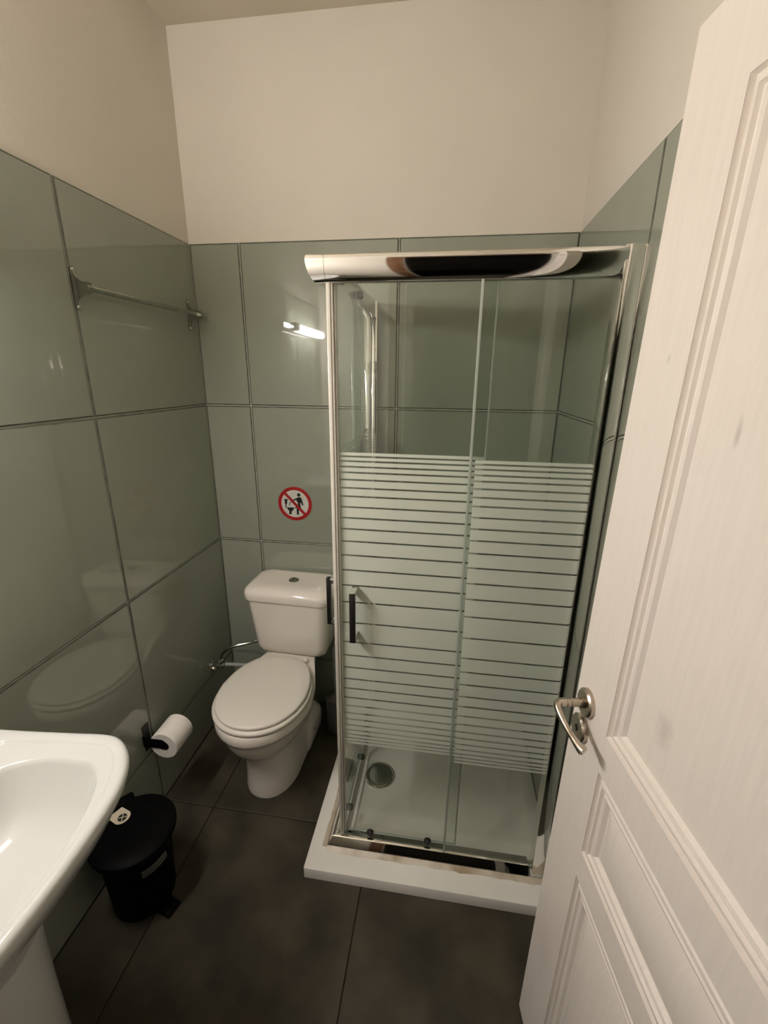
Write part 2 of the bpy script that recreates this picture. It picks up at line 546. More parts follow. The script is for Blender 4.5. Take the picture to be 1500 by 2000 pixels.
# local frame: x = out of the visible face, y = from free edge to hinge, z = up
door.matrix_world = Matrix(((dn.x, dd.x, dup_.x, p0.x), (dn.y, dd.y, dup_.y, p0.y), (dn.z, dd.z, dup_.z, p0.z), (0, 0, 0, 1)))
DW, DH, DT = 0.72, 1.992, 0.036
ys = [0.0, 0.116, 0.604, DW]
zs = [0.0, 0.115, 0.660, 0.722, 0.914, 0.990, 1.886, DH]
bm = bmesh.new()
openings = {(1, 1), (1, 3), (1, 5)}
gv = {}
def gvert(x, y, z):
    k = (round(x, 5), round(y, 5), round(z, 5))
    if k not in gv: gv[k] = bm.verts.new(k)
    return gv[k]
for i in range(3):
    for j in range(7):
        for x in (0.0, -DT):
            q = [gvert(x, ys[i], zs[j]), gvert(x, ys[i + 1], zs[j]), gvert(x, ys[i + 1], zs[j + 1]), gvert(x, ys[i], zs[j + 1])]
            if (i, j) not in openings or x < 0:
                bm.faces.new(q)
for j in range(7):
    for y in (0.0, DW):
        bm.faces.new([gvert(0, y, zs[j]), gvert(0, y, zs[j + 1]), gvert(-DT, y, zs[j + 1]), gvert(-DT, y, zs[j])])
for i in range(3):
    for z in (0.0, DH):
        bm.faces.new([gvert(0, ys[i], z), gvert(0, ys[i + 1], z), gvert(-DT, ys[i + 1], z), gvert(-DT, ys[i], z)])
for (i, j) in openings:      # rims of the openings
    y0, y1, z0, z1 = ys[i], ys[i + 1], zs[j], zs[j + 1]
    ring = [(y0, z0), (y1, z0), (y1, z1), (y0, z1)]
    for k in range(4):
        a, b = ring[k], ring[(k + 1) % 4]
        bm.faces.new([gvert(0, *a), gvert(0, *b), bm.verts.new((-0.02, *b)), bm.verts.new((-0.02, *a))])
obj('door_leaf', bm, m_door, door, 20)
mould = [(0.0, -0.0005), (0.003, -0.0065), (0.006, -0.0065), (0.010, -0.0015), (0.016, -0.001), (0.019, -0.0055), (0.022, -0.0055), (0.026, -0.0025), (0.031, -0.004), (0.036, -0.0095)]
for (i, j) in sorted(openings):
    y0, y1, z0, z1 = ys[i], ys[i + 1], zs[j], zs[j + 1]
    prof = list(mould)
    if j != 5:
        prof += [(0.0375, -0.010), (0.062, -0.0025)]
    loops = []
    for (ins, dep) in prof:
        loops.append([(dep, y0 + ins, z0 + ins), (dep, y1 - ins, z0 + ins), (dep, y1 - ins, z1 - ins), (dep, y0 + ins, z1 - ins)])
    bm = bmesh.new()
    add_loops(bm, loops, cap0=False, cap1=True)
    obj('door_panel', bm, m_door, door, 20)

# lever handle on the door, with its rose and the key rose below
HS, HZ = 0.046, 1.000
h = empty('door_handle', (0, HS, HZ), door)
h['label'] = 'aged nickel lever handle on round rose'
obj('rose', lathe([(0.026, 0.0), (0.026, 0.007), (0.023, 0.0105), (0.010, 0.011), (0.010, 0.016), (0.0085, 0.017)], axis='x', n=40), m_nickel, h)
bm = lathe([(0.0078, 0.014), (0.0078, 0.030), (0.0092, 0.031), (0.0092, 0.033), (0.0078, 0.034), (0.0078, 0.038), (0.0092, 0.039), (0.0092, 0.041), (0.0078, 0.042), (0.0078, 0.050)], axis='x', n=24)
obj('lever_neck', bm, m_nickel, h)
lp = catmull([(0.046, 0.0, 0), (0.0550, 0.001, 0), (0.0600, 0.008, -0.002), (0.0595, 0.022, -0.008), (0.0550, 0.042, -0.017), (0.0480, 0.060, -0.026), (0.0420, 0.071, -0.032), (0.0370, 0.079, -0.035)], 7)
nl = len(lp)
rr = []
for k in range(nl):
    t = k / (nl - 1)
    rr.append(0.0076 if t < 0.2 else 0.0076 - 0.0018 * math.sin((t - 0.2) / 0.5 * math.pi / 2) if t < 0.7 else 0.0058 + 0.0034 * (t - 0.7) / 0.27 if t < 0.97 else 0.0070)
obj('lever', tube(lp, rr, 16), m_nickel, h)
k = empty('key_rose', (0, HS - 0.006, HZ - 0.062), door)
obj('rose', lathe([(0.026, 0.0), (0.026, 0.007), (0.023, 0.0105), (0.006, 0.0105), (0.006, 0.0085)], axis='x', n=40), m_nickel, k)
obj('keyhole', box((0.0085, -0.0022, -0.009), (0.0110, 0.0022, 0.007), 0.0008), m_signblack, k)

# ================================================================== SHOWER TRAY
TX0, TY0, TZ = 0.6235, -0.801, 0.042
tray = tag(empty('shower_tray', (TX0, TY0, 0)), 'low white square shower tray in the back right corner of the floor', 'shower tray')
def rrect(x0, y0, x1, y1, r, z, n=6):
    L = []
    for (cx, cy, a0) in ((x1 - r, y0 + r, -90), (x1 - r, y1 - r, 0), (x0 + r, y1 - r, 90), (x0 + r, y0 + r, 180)):
        for i in range(n + 1):
            a = math.radians(a0 + 90 * i / n)
            L.append((cx + r * math.cos(a), cy + r * math.sin(a), z))
    return L
ox, oy = TX0, TY0
x1, y1 = W - 0.0015 - ox, -0.0015 - oy
loops = [rrect(0, 0, x1, y1, 0.006, 0.0005), rrect(0, 0, x1, y1, 0.006, TZ - 0.004), rrect(0.0015, 0.0015, x1 - 0.001, y1 - 0.001, 0.006, TZ - 0.001), rrect(0.004, 0.004, x1 - 0.003, y1 - 0.003, 0.006, TZ),
         rrect(0.108, 0.108, x1 - 0.045, y1 - 0.045, 0.05, TZ), rrect(0.114, 0.114, x1 - 0.051, y1 - 0.051, 0.05, TZ - 0.003), rrect(0.135, 0.135, x1 - 0.072, y1 - 0.072, 0.06, TZ - 0.016),
         rrect(0.16, 0.16, x1 - 0.10, y1 - 0.10, 0.05, TZ - 0.020), rrect(0.33, 0.33, x1 - 0.33, y1 - 0.30, 0.02, TZ - 0.021)]
obj('tray_body', loft(loops), m_tray, tray, 30)
# drain cover
dr = empty('drain', (0.190, 0.400, TZ - 0.020), tray)
obj('drain_ring', lathe([(0.063, -0.0005), (0.063, 0.0025), (0.060, 0.0035), (0.057, 0.003), (0.057, 0.001)], n=48), m_chrome, dr)
obj('drain_cap', lathe([(0.0545, 0.0012), (0.0545, 0.0035), (0.052, 0.0046), (0.036, 0.0050), (0.018, 0.0052), (0.004, 0.0053)], n=48), m_drain, dr)
# stained silicone bead around the enclosure foot
bead = []
bm = bmesh.new()
def bead_path(pts, w):
    for a, b in zip(pts[:-1], pts[1:]):
        a, b = Vector(a), Vector(b)
        n = max(2, int((b - a).length / 0.02))
        side = (b - a).normalized().cross(Vector((0, 0, 1)))
        loops = []
        for i in range(n + 1):
            p = a.lerp(b, i / n)
            ww = w * (0.85 + 0.3 * random.random())
            loops.append([p + side * ww * 1.6 + Vector((0, 0, 0.0003)), p + side * ww * 1.1 + Vector((0, 0, 0.0022)), p - side * 0.0003 + Vector((0, 0, 0.008)), p - side * 0.0003 + Vector((0, 0, 0.0002))])
        add_loops(bm, loops)
bead_bm = bm

# ================================================================== SHOWER ENCLOSURE
enc = tag(empty('shower_enclosure', (0.703, -0.703, TZ)), 'chrome framed square glass shower enclosure with frosted horizontal stripes', 'shower')
EX, EY, EZ = 0.703, -0.703, TZ
def L_(x, y, z): return (x - EX, y - EY, z - EZ)
def ebox(name, a, b, mat, bevel=0.0, parent=enc, seg=2):
    return obj(name, box(L_(*a), L_(*b), bevel, seg), mat, parent)

bm = bead_bm
bead_path([L_(0.683, -0.03, TZ), L_(0.683, -0.7232, TZ), L_(1.415, -0.7232, TZ)], 0.010)
obj('silicone_seal', bm, m_sil, enc, 60)['label'] = 'brown-stained silicone bead'

# header rails: convex chrome section, mitred at the corner
sec = [(-0.030, 1.782), (-0.004, 1.776), (0.001, 1.7765), (0.0055, 1.780), (0.0105, 1.7865), (0.0150, 1.795), (0.0185, 1.805), (0.0205, 1.815), (0.0210, 1.823), (0.0200, 1.829), (0.0170, 1.8325), (0.0120, 1.8335), (-0.030, 1.8335)]
def rail(axis, s0, s1, mitre):
    loops = []
    for end, s in ((0, s0), (1, s1)):
        L = []
        for (o_, z) in sec:
            off = s - (o_ if (mitre and end == 0) else 0)
            if axis == 'x': L.append(L_(EX + off, EY - o_, z))
            else: L.append(L_(EX - o_, EY + off, z))
        loops.append(L)
    return loft(loops)
obj('header_rail', rail('x', 0.022, 0.657, False), m_chrome, enc, 40)
obj('header_rail', rail('y', 0.022, 0.655, False), m_chrome, enc, 40)
bm = bmesh.new()
for ax in ('x', 'y'):
    b2 = rail(ax, 0.0, 0.0212, True)
    me = bpy.data.meshes.new('tmp'); b2.to_mesh(me); b2.free(); bm.from_mesh(me); bpy.data.meshes.remove(me)
obj('corner_cap', bm, m_chrome, enc, 40)
# bottom rails
bsec = [(-0.030, 0.0445), (0.0190, 0.0445), (0.0192, 0.0485), (0.0185, 0.0502), (0.0048, 0.0748), (0.0036, 0.0756), (-0.008, 0.0756), (-0.030, 0.068)]
sec_keep = sec; sec = bsec
obj('bottom_rail', rail('x', 0.0, 0.6425, True), m_chrome, enc, 40)
obj('bottom_rail', rail('y', 0.0, 0.655, True), m_chrome, enc, 40)
sec = sec_keep
# wall profiles
bm = bmesh.new()
add_box(bm, L_(1.354, -0.722, 0.062), L_(1.389, -0.672, 1.836), 0.002)
add_box(bm, L_(1.3895, -0.716, 0.050), L_(1.4235, -0.676, 1.838), 0.006, 3)
obj('wall_profile', bm, m_chrome, enc)
bm = bmesh.new()
add_box(bm, L_(0.690, -0.048, 0.050), L_(0.712, -0.001, 1.836), 0.002)
add_box(bm, L_(0.7125, -0.046, 0.050), L_(0.737, -0.001, 1.838), 0.002)
obj('wall_profile', bm, m_chrome, enc)
for z in (1.72, 1.10, 0.45):
    for y in (-0.016, -0.030): obj('profile_screw', lathe([(0.0022, 0.0), (0.0022, 0.0012)], L_(0.737, y, z), 'x', 10), m_darkmetal, enc)
# silicone foot under the right hand profile
ebox('profile_foot', (1.352, -0.724, 0.0425), (1.388, -0.676, 0.0615), m_rubber, 0.002)
ebox('profile_foot', (1.391, -0.720, 0.0425), (1.421, -0.68, 0.0495), m_rubber, 0.002)

GAPS = [1.3787, 1.3663, 1.3518, 1.3367, 1.3175, 1.2954, 1.2726, 1.2431, 1.2127, 1.1812, 1.1459, 1.1049, 1.0602, 1.0139, 0.9610, 0.8950, 0.8304, 0.7848, 0.7428, 0.7021, 0.6677, 0.6341, 0.6040, 0.5765, 0.5530, 0.5310, 0.5115, 0.4950, 0.4810, 0.4690]
EDGES = [1.389] + GAPS + [0.459]
def pane(name, a, b, sides, top_shift=0.0, band_from=None, band_to=None):
    """a glass sheet with one frosted band mesh object per printed band"""
    bm = bmesh.new()
    add_box(bm, L_(*a), L_(*b))
    dims = [b[i] - a[i] for i in range(3)]
    thin = 0 if dims[0] < dims[1] else 1
    for f in bm.faces:
        f.normal_update()
        f.material_index = 0 if abs(f.normal[thin]) > 0.9 else 1
    o = obj(name, bm, [m_glass, m_edge], enc, 0)
    lo, hi = (a[1], b[1]) if thin == 0 else (a[0], b[0])
    lo = lo if band_from is None else band_from
    hi = hi if band_to is None else band_to
    for i in range(len(EDGES) - 1):
        g = 0.0023
        zt = EDGES[i] + top_shift - (g if i else 0)
        zb = EDGES[i + 1] + top_shift + (g if i < len(EDGES) - 2 else 0)
        if thin == 0: q = [(sides, lo, zb), (sides, hi, zb), (sides, hi, zt), (sides, lo, zt)]
        else: q = [(lo, sides, zb), (hi, sides, zb), (hi, sides, zt), (lo, sides, zt)]
        me = bpy.data.meshes.new('frosted_band')      # flat etched print on the sheet
        me.from_pydata([L_(*p) for p in q], [], [(0, 1, 2, 3)])
        link('frosted_band', me, m_frost, o)
    return o
GT = 0.006
fixed_front = pane('fixed_pane', (1.079, -0.706, 0.072), (1.356, -0.700, 1.800), -0.7068, -0.005, 1.086)
slide_front = pane('sliding_pane', (0.737, -0.686, 0.088), (1.108, -0.680, 1.822), -0.6868, 0.0, 0.742)
fixed_left = pane('fixed_pane', (0.712, -0.372, 0.072), (0.718, -0.046, 1.800), 0.7112, -0.005, None, -0.08)
slide_left = pane('sliding_pane', (0.732, -0.680, 0.088), (0.738, -0.330, 1.822), 0.7312)

# vertical seals
def strip(parent, a, b, mat=m_rubber, bevel=0.0015, name='seal_strip'):
    return ebox(name, a, b, mat, bevel, parent)
strip(slide_front, (0.7335, -0.7020, 0.090), (0.7385, -0.6872, 1.785))
strip(slide_front, (0.7388, -0.6945, 0.090), (0.7435, -0.6870, 1.785))
strip(slide_left, (0.7235, -0.7050, 0.090), (0.7332, -0.6870, 1.785))
strip(fixed_front, (1.072, -0.7075, 0.075), (1.0785, -0.698, 1.780), m_edge, 0.001)
strip(slide_front, (1.1083, -0.6885, 0.090), (1.1125, -0.678, 1.780), m_edge, 0.001)
strip(fixed_left, (0.7095, -0.3795, 0.075), (0.7195, -0.3725, 1.780), m_edge, 0.001)

# rollers
def roller(parent, x, y, z, axis, sgn):
    o = obj('roller', lathe([(0.0115, 0.0), (0.0115, 0.007 * sgn), (0.009, 0.010 * sgn), (0.006, 0.0135 * sgn), (0.003, 0.014 * sgn)], L_(x, y, z), axis, 20), m_darkmetal, parent)
for x in (0.826, 1.020): roller(slide_front, x, -0.687, 0.094, 'y', -1)
for x in (0.826, 1.02): roller(slide_front, x, -0.679, 1.806, 'y', 1)
for y in (-0.62, -0.40):
    roller(slide_left, 0.739, y, 1.800, 'x', 1)
    roller(slide_left, 0.739, y, 0.105, 'x', 1)

# bar handles of the two sliding panes
def bar_handle(parent, axis):
    g = empty('pull_handle', (0, 0, 0), parent)
    zc, hh = 0.934, 0.076
    if axis == 'y':
        x = 0.782
        obj('grip', box(L_(x - 0.008, -0.734, zc - hh), L_(x + 0.008, -0.722, zc + hh), 0.0015), m_blackgloss, g)
        for s in (-1, 1):
            z = zc + s * (hh - 0.005)
            bm = box(L_(x - 0.008, -0.7218, z - 0.008), L_(x + 0.008, -0.6872, z + 0.008), 0.001)
            if s > 0: add_box(bm, L_(x - 0.008, -0.734, zc + hh + 0.0003), L_(x + 0.008, -0.7200, zc + hh + 0.003), 0.0005)
            obj('standoff', bm, m_chrome, g)
    else:
        y = -0.640
        obj('grip', box(L_(0.686, y - 0.008, zc - hh), L_(0.698, y + 0.008, zc + hh), 0.0015), m_blackgloss, g)
        for s in (-1, 1):
            z = zc + s * (hh - 0.008)
            obj('standoff', box(L_(0.6982, y - 0.008, z - 0.008), L_(0.7310, y + 0.008, z + 0.008), 0.001), m_chrome, g)
bar_handle(slide_front, 'y')
bar_handle(slide_left, 'x')

# ================================================================== TOILET
TCX = 0.388
toilet = tag(empty('toilet', (TCX - 0.0105, -0.36, 0)), 'cream close-coupled toilet with closed lid beside the shower', 'toilet')
def ring(w, yf, yb, ym, z, nf=2.0, nb=2.6, N=56, cx=0.0):
    L = []
    for i in range(N):
        t = 2 * math.pi * i / N
        c, s = math.cos(t), math.sin(t)
        if c >= 0:
            n = nf; yy = ym - (ym - yf) * (abs(c) ** (2 / n))
        else:
            n = nb; yy = ym + (yb - ym) * (abs(c) ** (2 / n))
        x = w * math.copysign(abs(s) ** (2 / n), s)
        if yy > ym and w > 0.115:
            k = min(1.0, (yy - ym) / 0.30)
            x *= 1 - (1 - 0.118 / w) * k * k * (3 - 2 * k)
        L.append((cx + x, yy + 0.36, z))
    return L
bl = [ring(0.104, -0.553, -0.13, -0.40, 0.0008, 2.2, 3.5),
      ring(0.105, -0.555, -0.13, -0.40, 0.012, 2.2, 3.5),
      ring(0.101, -0.553, -0.12, -0.40, 0.05, 2.2, 3.5),
      ring(0.098, -0.553, -0.10, -0.40, 0.12, 2.2, 3.5),
      ring(0.099, -0.556, -0.09, -0.40, 0.18, 2.2, 3.2),
      ring(0.105, -0.563, -0.09, -0.40, 0.212, 2.2, 3.0),
      ring(0.118, -0.590, -0.09, -0.40, 0.235, 2.1, 3.0),
      ring(0.140, -0.622, -0.09, -0.41, 0.262, 2.1, 3.0),
      ring(0.158, -0.646, -0.08, -0.42, 0.300, 2.0, 3.0),
      ring(0.168, -0.658, -0.07, -0.43, 0.335, 2.0, 3.0),
      ring(0.172, -0.663, -0.06, -0.44, 0.352, 2.0, 3.0),
      ring(0.178, -0.669, -0.05, -0.44, 0.358, 2.0, 3.0),
      ring(0.180, -0.672, -0.05, -0.44, 0.366, 2.0, 3.0),
      ring(0.180, -0.672, -0.05, -0.44, 0.392, 2.0, 3.0),
      ring(0.177, -0.669, -0.052, -0.44, 0.398, 2.0, 3.0),
      ring(0.165, -0.655, -0.06, -0.44, 0.400, 2.0, 3.0),
      ring(0.06, -0.52, -0.15, -0.38, 0.4002, 2.0, 3.0)]
obj('bowl', loft(bl), m_toilet, toilet, 45)
# flared rear foot with the bolt hole
ft = []
for (w, y0, y1, z) in ((0.108, -0.325, -0.12, 0.0008), (0.113, -0.320, -0.12, 0.012), (0.117, -0.305, -0.12, 0.050), (0.117, -0.295, -0.12, 0.092), (0.113, -0.285, -0.125, 0.112), (0.096, -0.26, -0.14, 0.135)):
    r = 0.035
    ft.append([(p[0], p[1], z) for p in rrect(-w, y0 + 0.36, w, y1 + 0.36, r, z)])
obj('rear_foot', loft(ft), m_toilet, toilet, 45)
obj('bolt_hole', lathe([(0.0062, 0.0), (0.0062, 0.0012)], (0.1166, 0.36 - 0.245, 0.070), 'x', 16), m_signblack, toilet)
toilet.rotation_euler = (0, 0, math.radians(-1.7))
# seat ring and lid
def egg(w, yf, yb, wb, z, N=64):
    L = []
    ym = -0.455
    for i in range(N):
        t = 2 * math.pi * i / N
        c, s = math.cos(t), math.sin(t)
        if c >= 0:
            x = w * math.copysign(abs(s) ** 0.96, s); y = ym - (ym - yf) * abs(c) ** 0.94
        else:
            u = abs(c) ** (2 / 3.2)
            y = ym + (yb - ym) * u
            q = math.copysign(abs(s) ** (2 / 3.2), s)
            k = (y - ym) / (yb - ym)
            x = q * (w + (wb - w) * k ** 1.6)
        L.append((x, y + 0.36, z))
    return L
obj('seat_ring', loft([egg(0.174, -0.664, -0.245, 0.125, 0.4035), egg(0.178, -0.668, -0.243, 0.128, 0.407), egg(0.178, -0.668, -0.243, 0.128, 0.414), egg(0.174, -0.664, -0.245, 0.125, 0.4185), egg(0.10, -0.58, -0.30, 0.08, 0.4187)]), m_seat, toilet, 50)
obj('lid', loft([egg(0.162, -0.650, -0.246, 0.117, 0.4215), egg(0.168, -0.656, -0.244, 0.121, 0.4235), egg(0.1695, -0.6575, -0.243, 0.1215, 0.428), egg(0.1675, -0.6555, -0.2445, 0.120, 0.4325), egg(0.161, -0.649, -0.248, 0.115, 0.4355), egg(0.12, -0.60, -0.285, 0.09, 0.4375), egg(0.04, -0.49, -0.40, 0.03, 0.4385)]), m_seat, toilet, 50)
for s in (-1, 1):
    obj('hinge', lathe([(0.011, 0.0), (0.011, 0.012), (0.009, 0.016), (0.006, 0.018)], (s * 0.085, 0.36 - 0.232, 0.4005), 'z', 20), m_seat, toilet)
# cistern
def cring(w, yf, yb, z, r=0.03, bow=0.02):
    L = []
    for p in rrect(-w, yf + 0.36, w, yb + 0.36, r, z, 8):
        x, y = p[0], p[1]
        if y < (yf + yb) / 2 + 0.36:
            y -= bow * (1 - (x / w) ** 2)
        L.append((x, y, z))
    return L
cis = [cring(0.140, -0.178, -0.04, 0.4025, 0.03, 0.012), cring(0.155, -0.190, -0.03, 0.410, 0.035, 0.014), cring(0.162, -0.196, -0.025, 0.436, 0.04, 0.016), cring(0.169, -0.202, -0.02, 0.52, 0.04, 0.02), cring(0.177, -0.208, -0.016, 0.60, 0.04, 0.022), cring(0.183, -0.213, -0.014, 0.664, 0.04, 0.024)]
obj('cistern', loft(cis), m_toilet, toilet, 50)
lidr = [cring(0.182, -0.211, -0.014, 0.666, 0.04, 0.024), cring(0.190, -0.220, -0.010, 0.668, 0.04, 0.025), cring(0.193, -0.223, -0.008, 0.676, 0.042, 0.025), cring(0.193, -0.223, -0.008, 0.696, 0.042, 0.025), cring(0.189, -0.218, -0.010, 0.708, 0.042, 0.025), cring(0.178, -0.204, -0.016, 0.719, 0.042, 0.024), cring(0.160, -0.186, -0.024, 0.724, 0.038, 0.022), cring(0.12, -0.155, -0.04, 0.7235, 0.03, 0.014), cring(0.05, -0.12, -0.07, 0.7195, 0.02, 0.004)]
obj('cistern_lid', loft(lidr), m_toilet, toilet, 50)
fb = empty('flush_button', (0.0, 0.36 - 0.108, 0.7192), toilet)  # chrome's dark reflection put into the colour as a darker metal
obj('button_ring', lathe([(0.0215, 0.0), (0.0215, 0.004), (0.0195, 0.0055), (0.0180, 0.0050), (0.0180, 0.003)], n=36), m_steel, fb)
for s in (-1, 1):
    poly = []
    a0 = -86 if s > 0 else 94
    for i in range(15):
        a = math.radians(a0 + 172 * i / 14)
        poly.append((0.0168 * math.cos(a) + s * 0.0004, 0.0168 * math.sin(a)))
    obj('button', prism(poly, 0.0035 if s > 0 else 0.0045, 'z', 0.0035), m_steel, fb)

# ------------------------------------------------------------------ water supply
val = tag(empty('angle_valve', (0.0, -0.20, 0.312)), 'chrome angle valve on the left wall with hose to the cistern', 'valve')
obj('wall_flange', lathe([(0.021, 0.0008), (0.021, 0.004), (0.014, 0.009), (0.009, 0.010)], axis='x', n=28), m_chrome, val)
bm = lathe([(0.0085, 0.008), (0.0085, 0.022), (0.0125, 0.023), (0.0125, 0.034), (0.0095, 0.036), (0.0095, 0.050), (0.012, 0.051), (0.012, 0.064), (0.007, 0.066)], axis='x', n=20)
add_lathe(bm, [(0.008, 0.0), (0.008, 0.018), (0.0105, 0.019), (0.0105, 0.032), (0.006, 0.034)], (0.056, 0, 0), 'z', 6)
obj('valve_body', bm, m_chrome, val)
bm = lathe([(0.006, -0.012), (0.006, -0.022), (0.015, -0.023), (0.016, -0.034), (0.012, -0.040), (0.004, -0.041)], (0.030, 0, 0), 'y', 10)
obj('valve_knob', bm, m_chrome, val)
hp = catmull([(0.056, 0.0, 0.032), (0.060, 0.002, 0.055), (0.085, 0.008, 0.082), (0.125, 0.02, 0.099), (0.175, 0.04, 0.105), (0.195, 0.055, 0.105), (0.213, 0.065, 0.103)], 7)
obj('hose', tube(hp, 0.0065, 10), m_steel, val)
wp = tag(empty('waste_pipe', (0.13, -0.19, 0.32)), 'short grey pipe running behind the toilet beside the valve', 'pipe')
obj('pipe_run', tube([(-0.060, 0.0, -0.006), (0.045, 0.0, 0.002), (0.10, 0.01, 0.004), (0.125, 0.05, 0.0), (0.13, 0.135, 0.0), (0.13, 0.188, 0.0)], 0.0085, 14), m_pipe, wp)

# ------------------------------------------------------------------ toilet brush in the gap
br = tag(empty('toilet_brush', (0.572, -0.155, 0)), 'grey toilet brush in its round holder between toilet and shower', 'toilet brush')
obj('holder', lathe([(0.043, 0.0008), (0.045, 0.004), (0.042, 0.08), (0.045, 0.155), (0.045, 0.16)], n=32), m_greyplastic, br)
obj('brush_cap', lathe([(0.046, 0.1604), (0.047, 0.166), (0.044, 0.174), (0.020, 0.186), (0.010, 0.198), (0.0085, 0.205)], n=32), m_greyplastic, br)
obj('brush_handle', tube([(0, 0, 0.200), (0, 0, 0.30), (0, 0, 0.42), (0, 0, 0.438)], [0.0075, 0.0075, 0.0095, 0.006], 16), m_greyplastic, br)

# ================================================================== SIGN
sign = tag(empty('prohibition_sign', (0.3688, -0.0004, 1.0368)), 'round red and white no-litter-in-toilet sticker on back wall tile', 'sign')
SXc, SZc = 0.3688, 1.0368
def spoly(name, pts, mat, base, th=0.0003):
    return obj(name, prism([(x - SXc, z - SZc) for x, z in pts], th, 'y', base), mat, sign, 0)
spoly('white_disc', disc_poly(SXc, SZc, 0.0735, 56), m_signwhite, 0.0)
bm = bmesh.new()
N = 64
loops = []
for (r, y) in ((0.0765, 0.0), (0.0765, -0.0009), (0.0620, -0.0009), (0.0620, 0.0), (0.0765, 0.0)):
    loops.append([(r * math.cos(2 * math.pi * i / N), y, r * math.sin(2 * math.pi * i / N)) for i in range(N)])
add_loops(bm, loops, False, False)
bmesh.ops.remove_doubles(bm, verts=bm.verts[:], dist=1e-6)
obj('red_ring', bm, m_red, sign, 0)
spoly('slash_bar', [(0.3185, 1.0810), (0.3275, 1.0893), (0.4190, 0.9928), (0.4100, 0.9845)], m_red, -0.0007)
spoly('toilet_figure', [(0.32, 1.0558), (0.3369, 1.0566), (0.3367, 1.052), (0.3347, 1.0506), (0.3325, 1.0345), (0.3305, 1.0335), (0.3286, 1.0249), (0.3306, 1.0185), (0.3673, 1.0198), (0.3672, 1.0166), (0.3634, 1.0164), (0.3602, 1.0087), (0.3522, 1.0007), (0.3514, 0.995), (0.3529, 0.9884), (0.3384, 0.988), (0.3406, 0.9953), (0.3415, 1.0001), (0.3349, 1.0102), (0.3323, 1.0148), (0.3255, 1.0182), (0.3239, 1.0228), (0.3249, 1.0332), (0.3222, 1.0349), (0.3225, 1.0499), (0.3198, 1.0517)], m_signblack, -0.0004)
spoly('litter_dot', disc_poly(0.3452, 1.0378, 0.0030, 12), m_signblack, -0.0004)
spoly('litter_dot', disc_poly(0.3433, 1.0297, 0.0030, 12), m_signblack, -0.0004)
spoly('head_figure', disc_poly(0.3876, 1.0779, 0.0078, 24), m_signblack, -0.0004)
spoly('body_figure', [(0.3808, 1.065), (0.3874, 1.0681), (0.3975, 1.0658), (0.4009, 1.0585), (0.4072, 1.0328), (0.4024, 1.0297), (0.3981, 1.0379), (0.3956, 1.0453), (0.3925, 1.0376), (0.3953, 1.0191), (0.3858, 1.0148), (0.3839, 0.9873), (0.376, 0.9863), (0.3751, 1.0067), (0.3762, 1.0171), (0.3682, 1.0176), (0.3684, 1.0214), (0.3825, 1.024), (0.3817, 1.0445), (0.3772, 1.048), (0.3757, 1.0554), (0.3671, 1.0513), (0.3497, 1.0401), (0.3479, 1.0428), (0.3655, 1.0577)], m_signblack, -0.0004)

# ================================================================== TOWEL RAIL
tr = tag(empty('towel_rail', (0, -0.605, 1.794)), 'steel towel rail with scalloped brackets high on left wall', 'towel rail')
def bracket(y):
    g = empty('bracket', (0, y, 0), tr)
    # flat plate on the wall with rounded ends
    pl = []
    hw, hh = 0.0085, 0.055
    for i in range(9):
        a = math.pi * i / 8; pl.append((hw * math.cos(a), hh - hw + hw * math.sin(a)))
    for i in range(9):
        a = math.pi + math.pi * i / 8; pl.append((hw * math.cos(a), -hh + hw + hw * math.sin(a)))
    obj('plate', prism(pl, 0.0022, 'x', 0.0008), m_steel, g)
    # scalloped web standing out from the wall, in the x-z plane
    up = [(0.003, 0.047), (0.0048, 0.038), (0.0085, 0.030), (0.0135, 0.0235), (0.0205, 0.0185), (0.030, 0.0155)]
    web = list(up)
    for i in range(13):
        a = math.radians(75 - 150 * i / 12)
        web.append((0.042 + 0.0148 * math.cos(a), 0.0148 * math.sin(a)))
    web += [(x, -z) for x, z in reversed(up)]
    obj('web', prism(web, 0.004, 'y', 0.002), m_steel, g)
    for s in (-1, 1):
        obj('screw', lathe([(0.0045, 0.003), (0.004, 0.0048), (0.002, 0.0056)], (0, 0, s * 0.0465), 'x', 14), m_chrome, g)
bracket(0.0)
bracket(0.545)
obj('bar', tube([(0.043, -0.012, 0), (0.043, 0.2, 0), (0.043, 0.4, 0), (0.043, 0.577, 0), (0.043, 0.581, 0)], [0.0078, 0.0078, 0.0078, 0.0078, 0.0062], 20), m_steel, tr)

# ================================================================== PAPER HOLDER AND ROLL
ph = tag(empty('paper_holder', (0, -0.640, 0.328)), 'dark metal toilet paper holder on the left wall', 'paper holder')
obj('plate', box((0.0008, -0.018, -0.052), (0.004, 0.014, 0.052), 0.002), m_darkmetal, ph)
arm = [(0.003, -0.022), (0.055, -0.018)]
for i in range(13):
    a = math.radians(-90 + 180 * i / 12)
    arm.append((0.072 + 0.018 * math.cos(a), 0.0 + 0.018 * math.sin(a)))
arm += [(0.055, 0.018), (0.030, 0.017), (0.003, 0.022)]
obj('arm', prism([(x, z - 0.002) for x, z in arm], 0.003, 'y', -0.0222), m_black, ph)
obj('spindle', tube([(0.077, -0.0221, -0.010), (0.077, 0.02, -0.0135), (0.077, 0.076, -0.0135)], 0.006, 10), m_darkmetal, ph)
roll = tag(empty('toilet_paper_roll', (0.077, -0.56, 0.3145)), 'white toilet paper roll hanging from the dark holder', 'toilet paper')
N = 48
loops = []
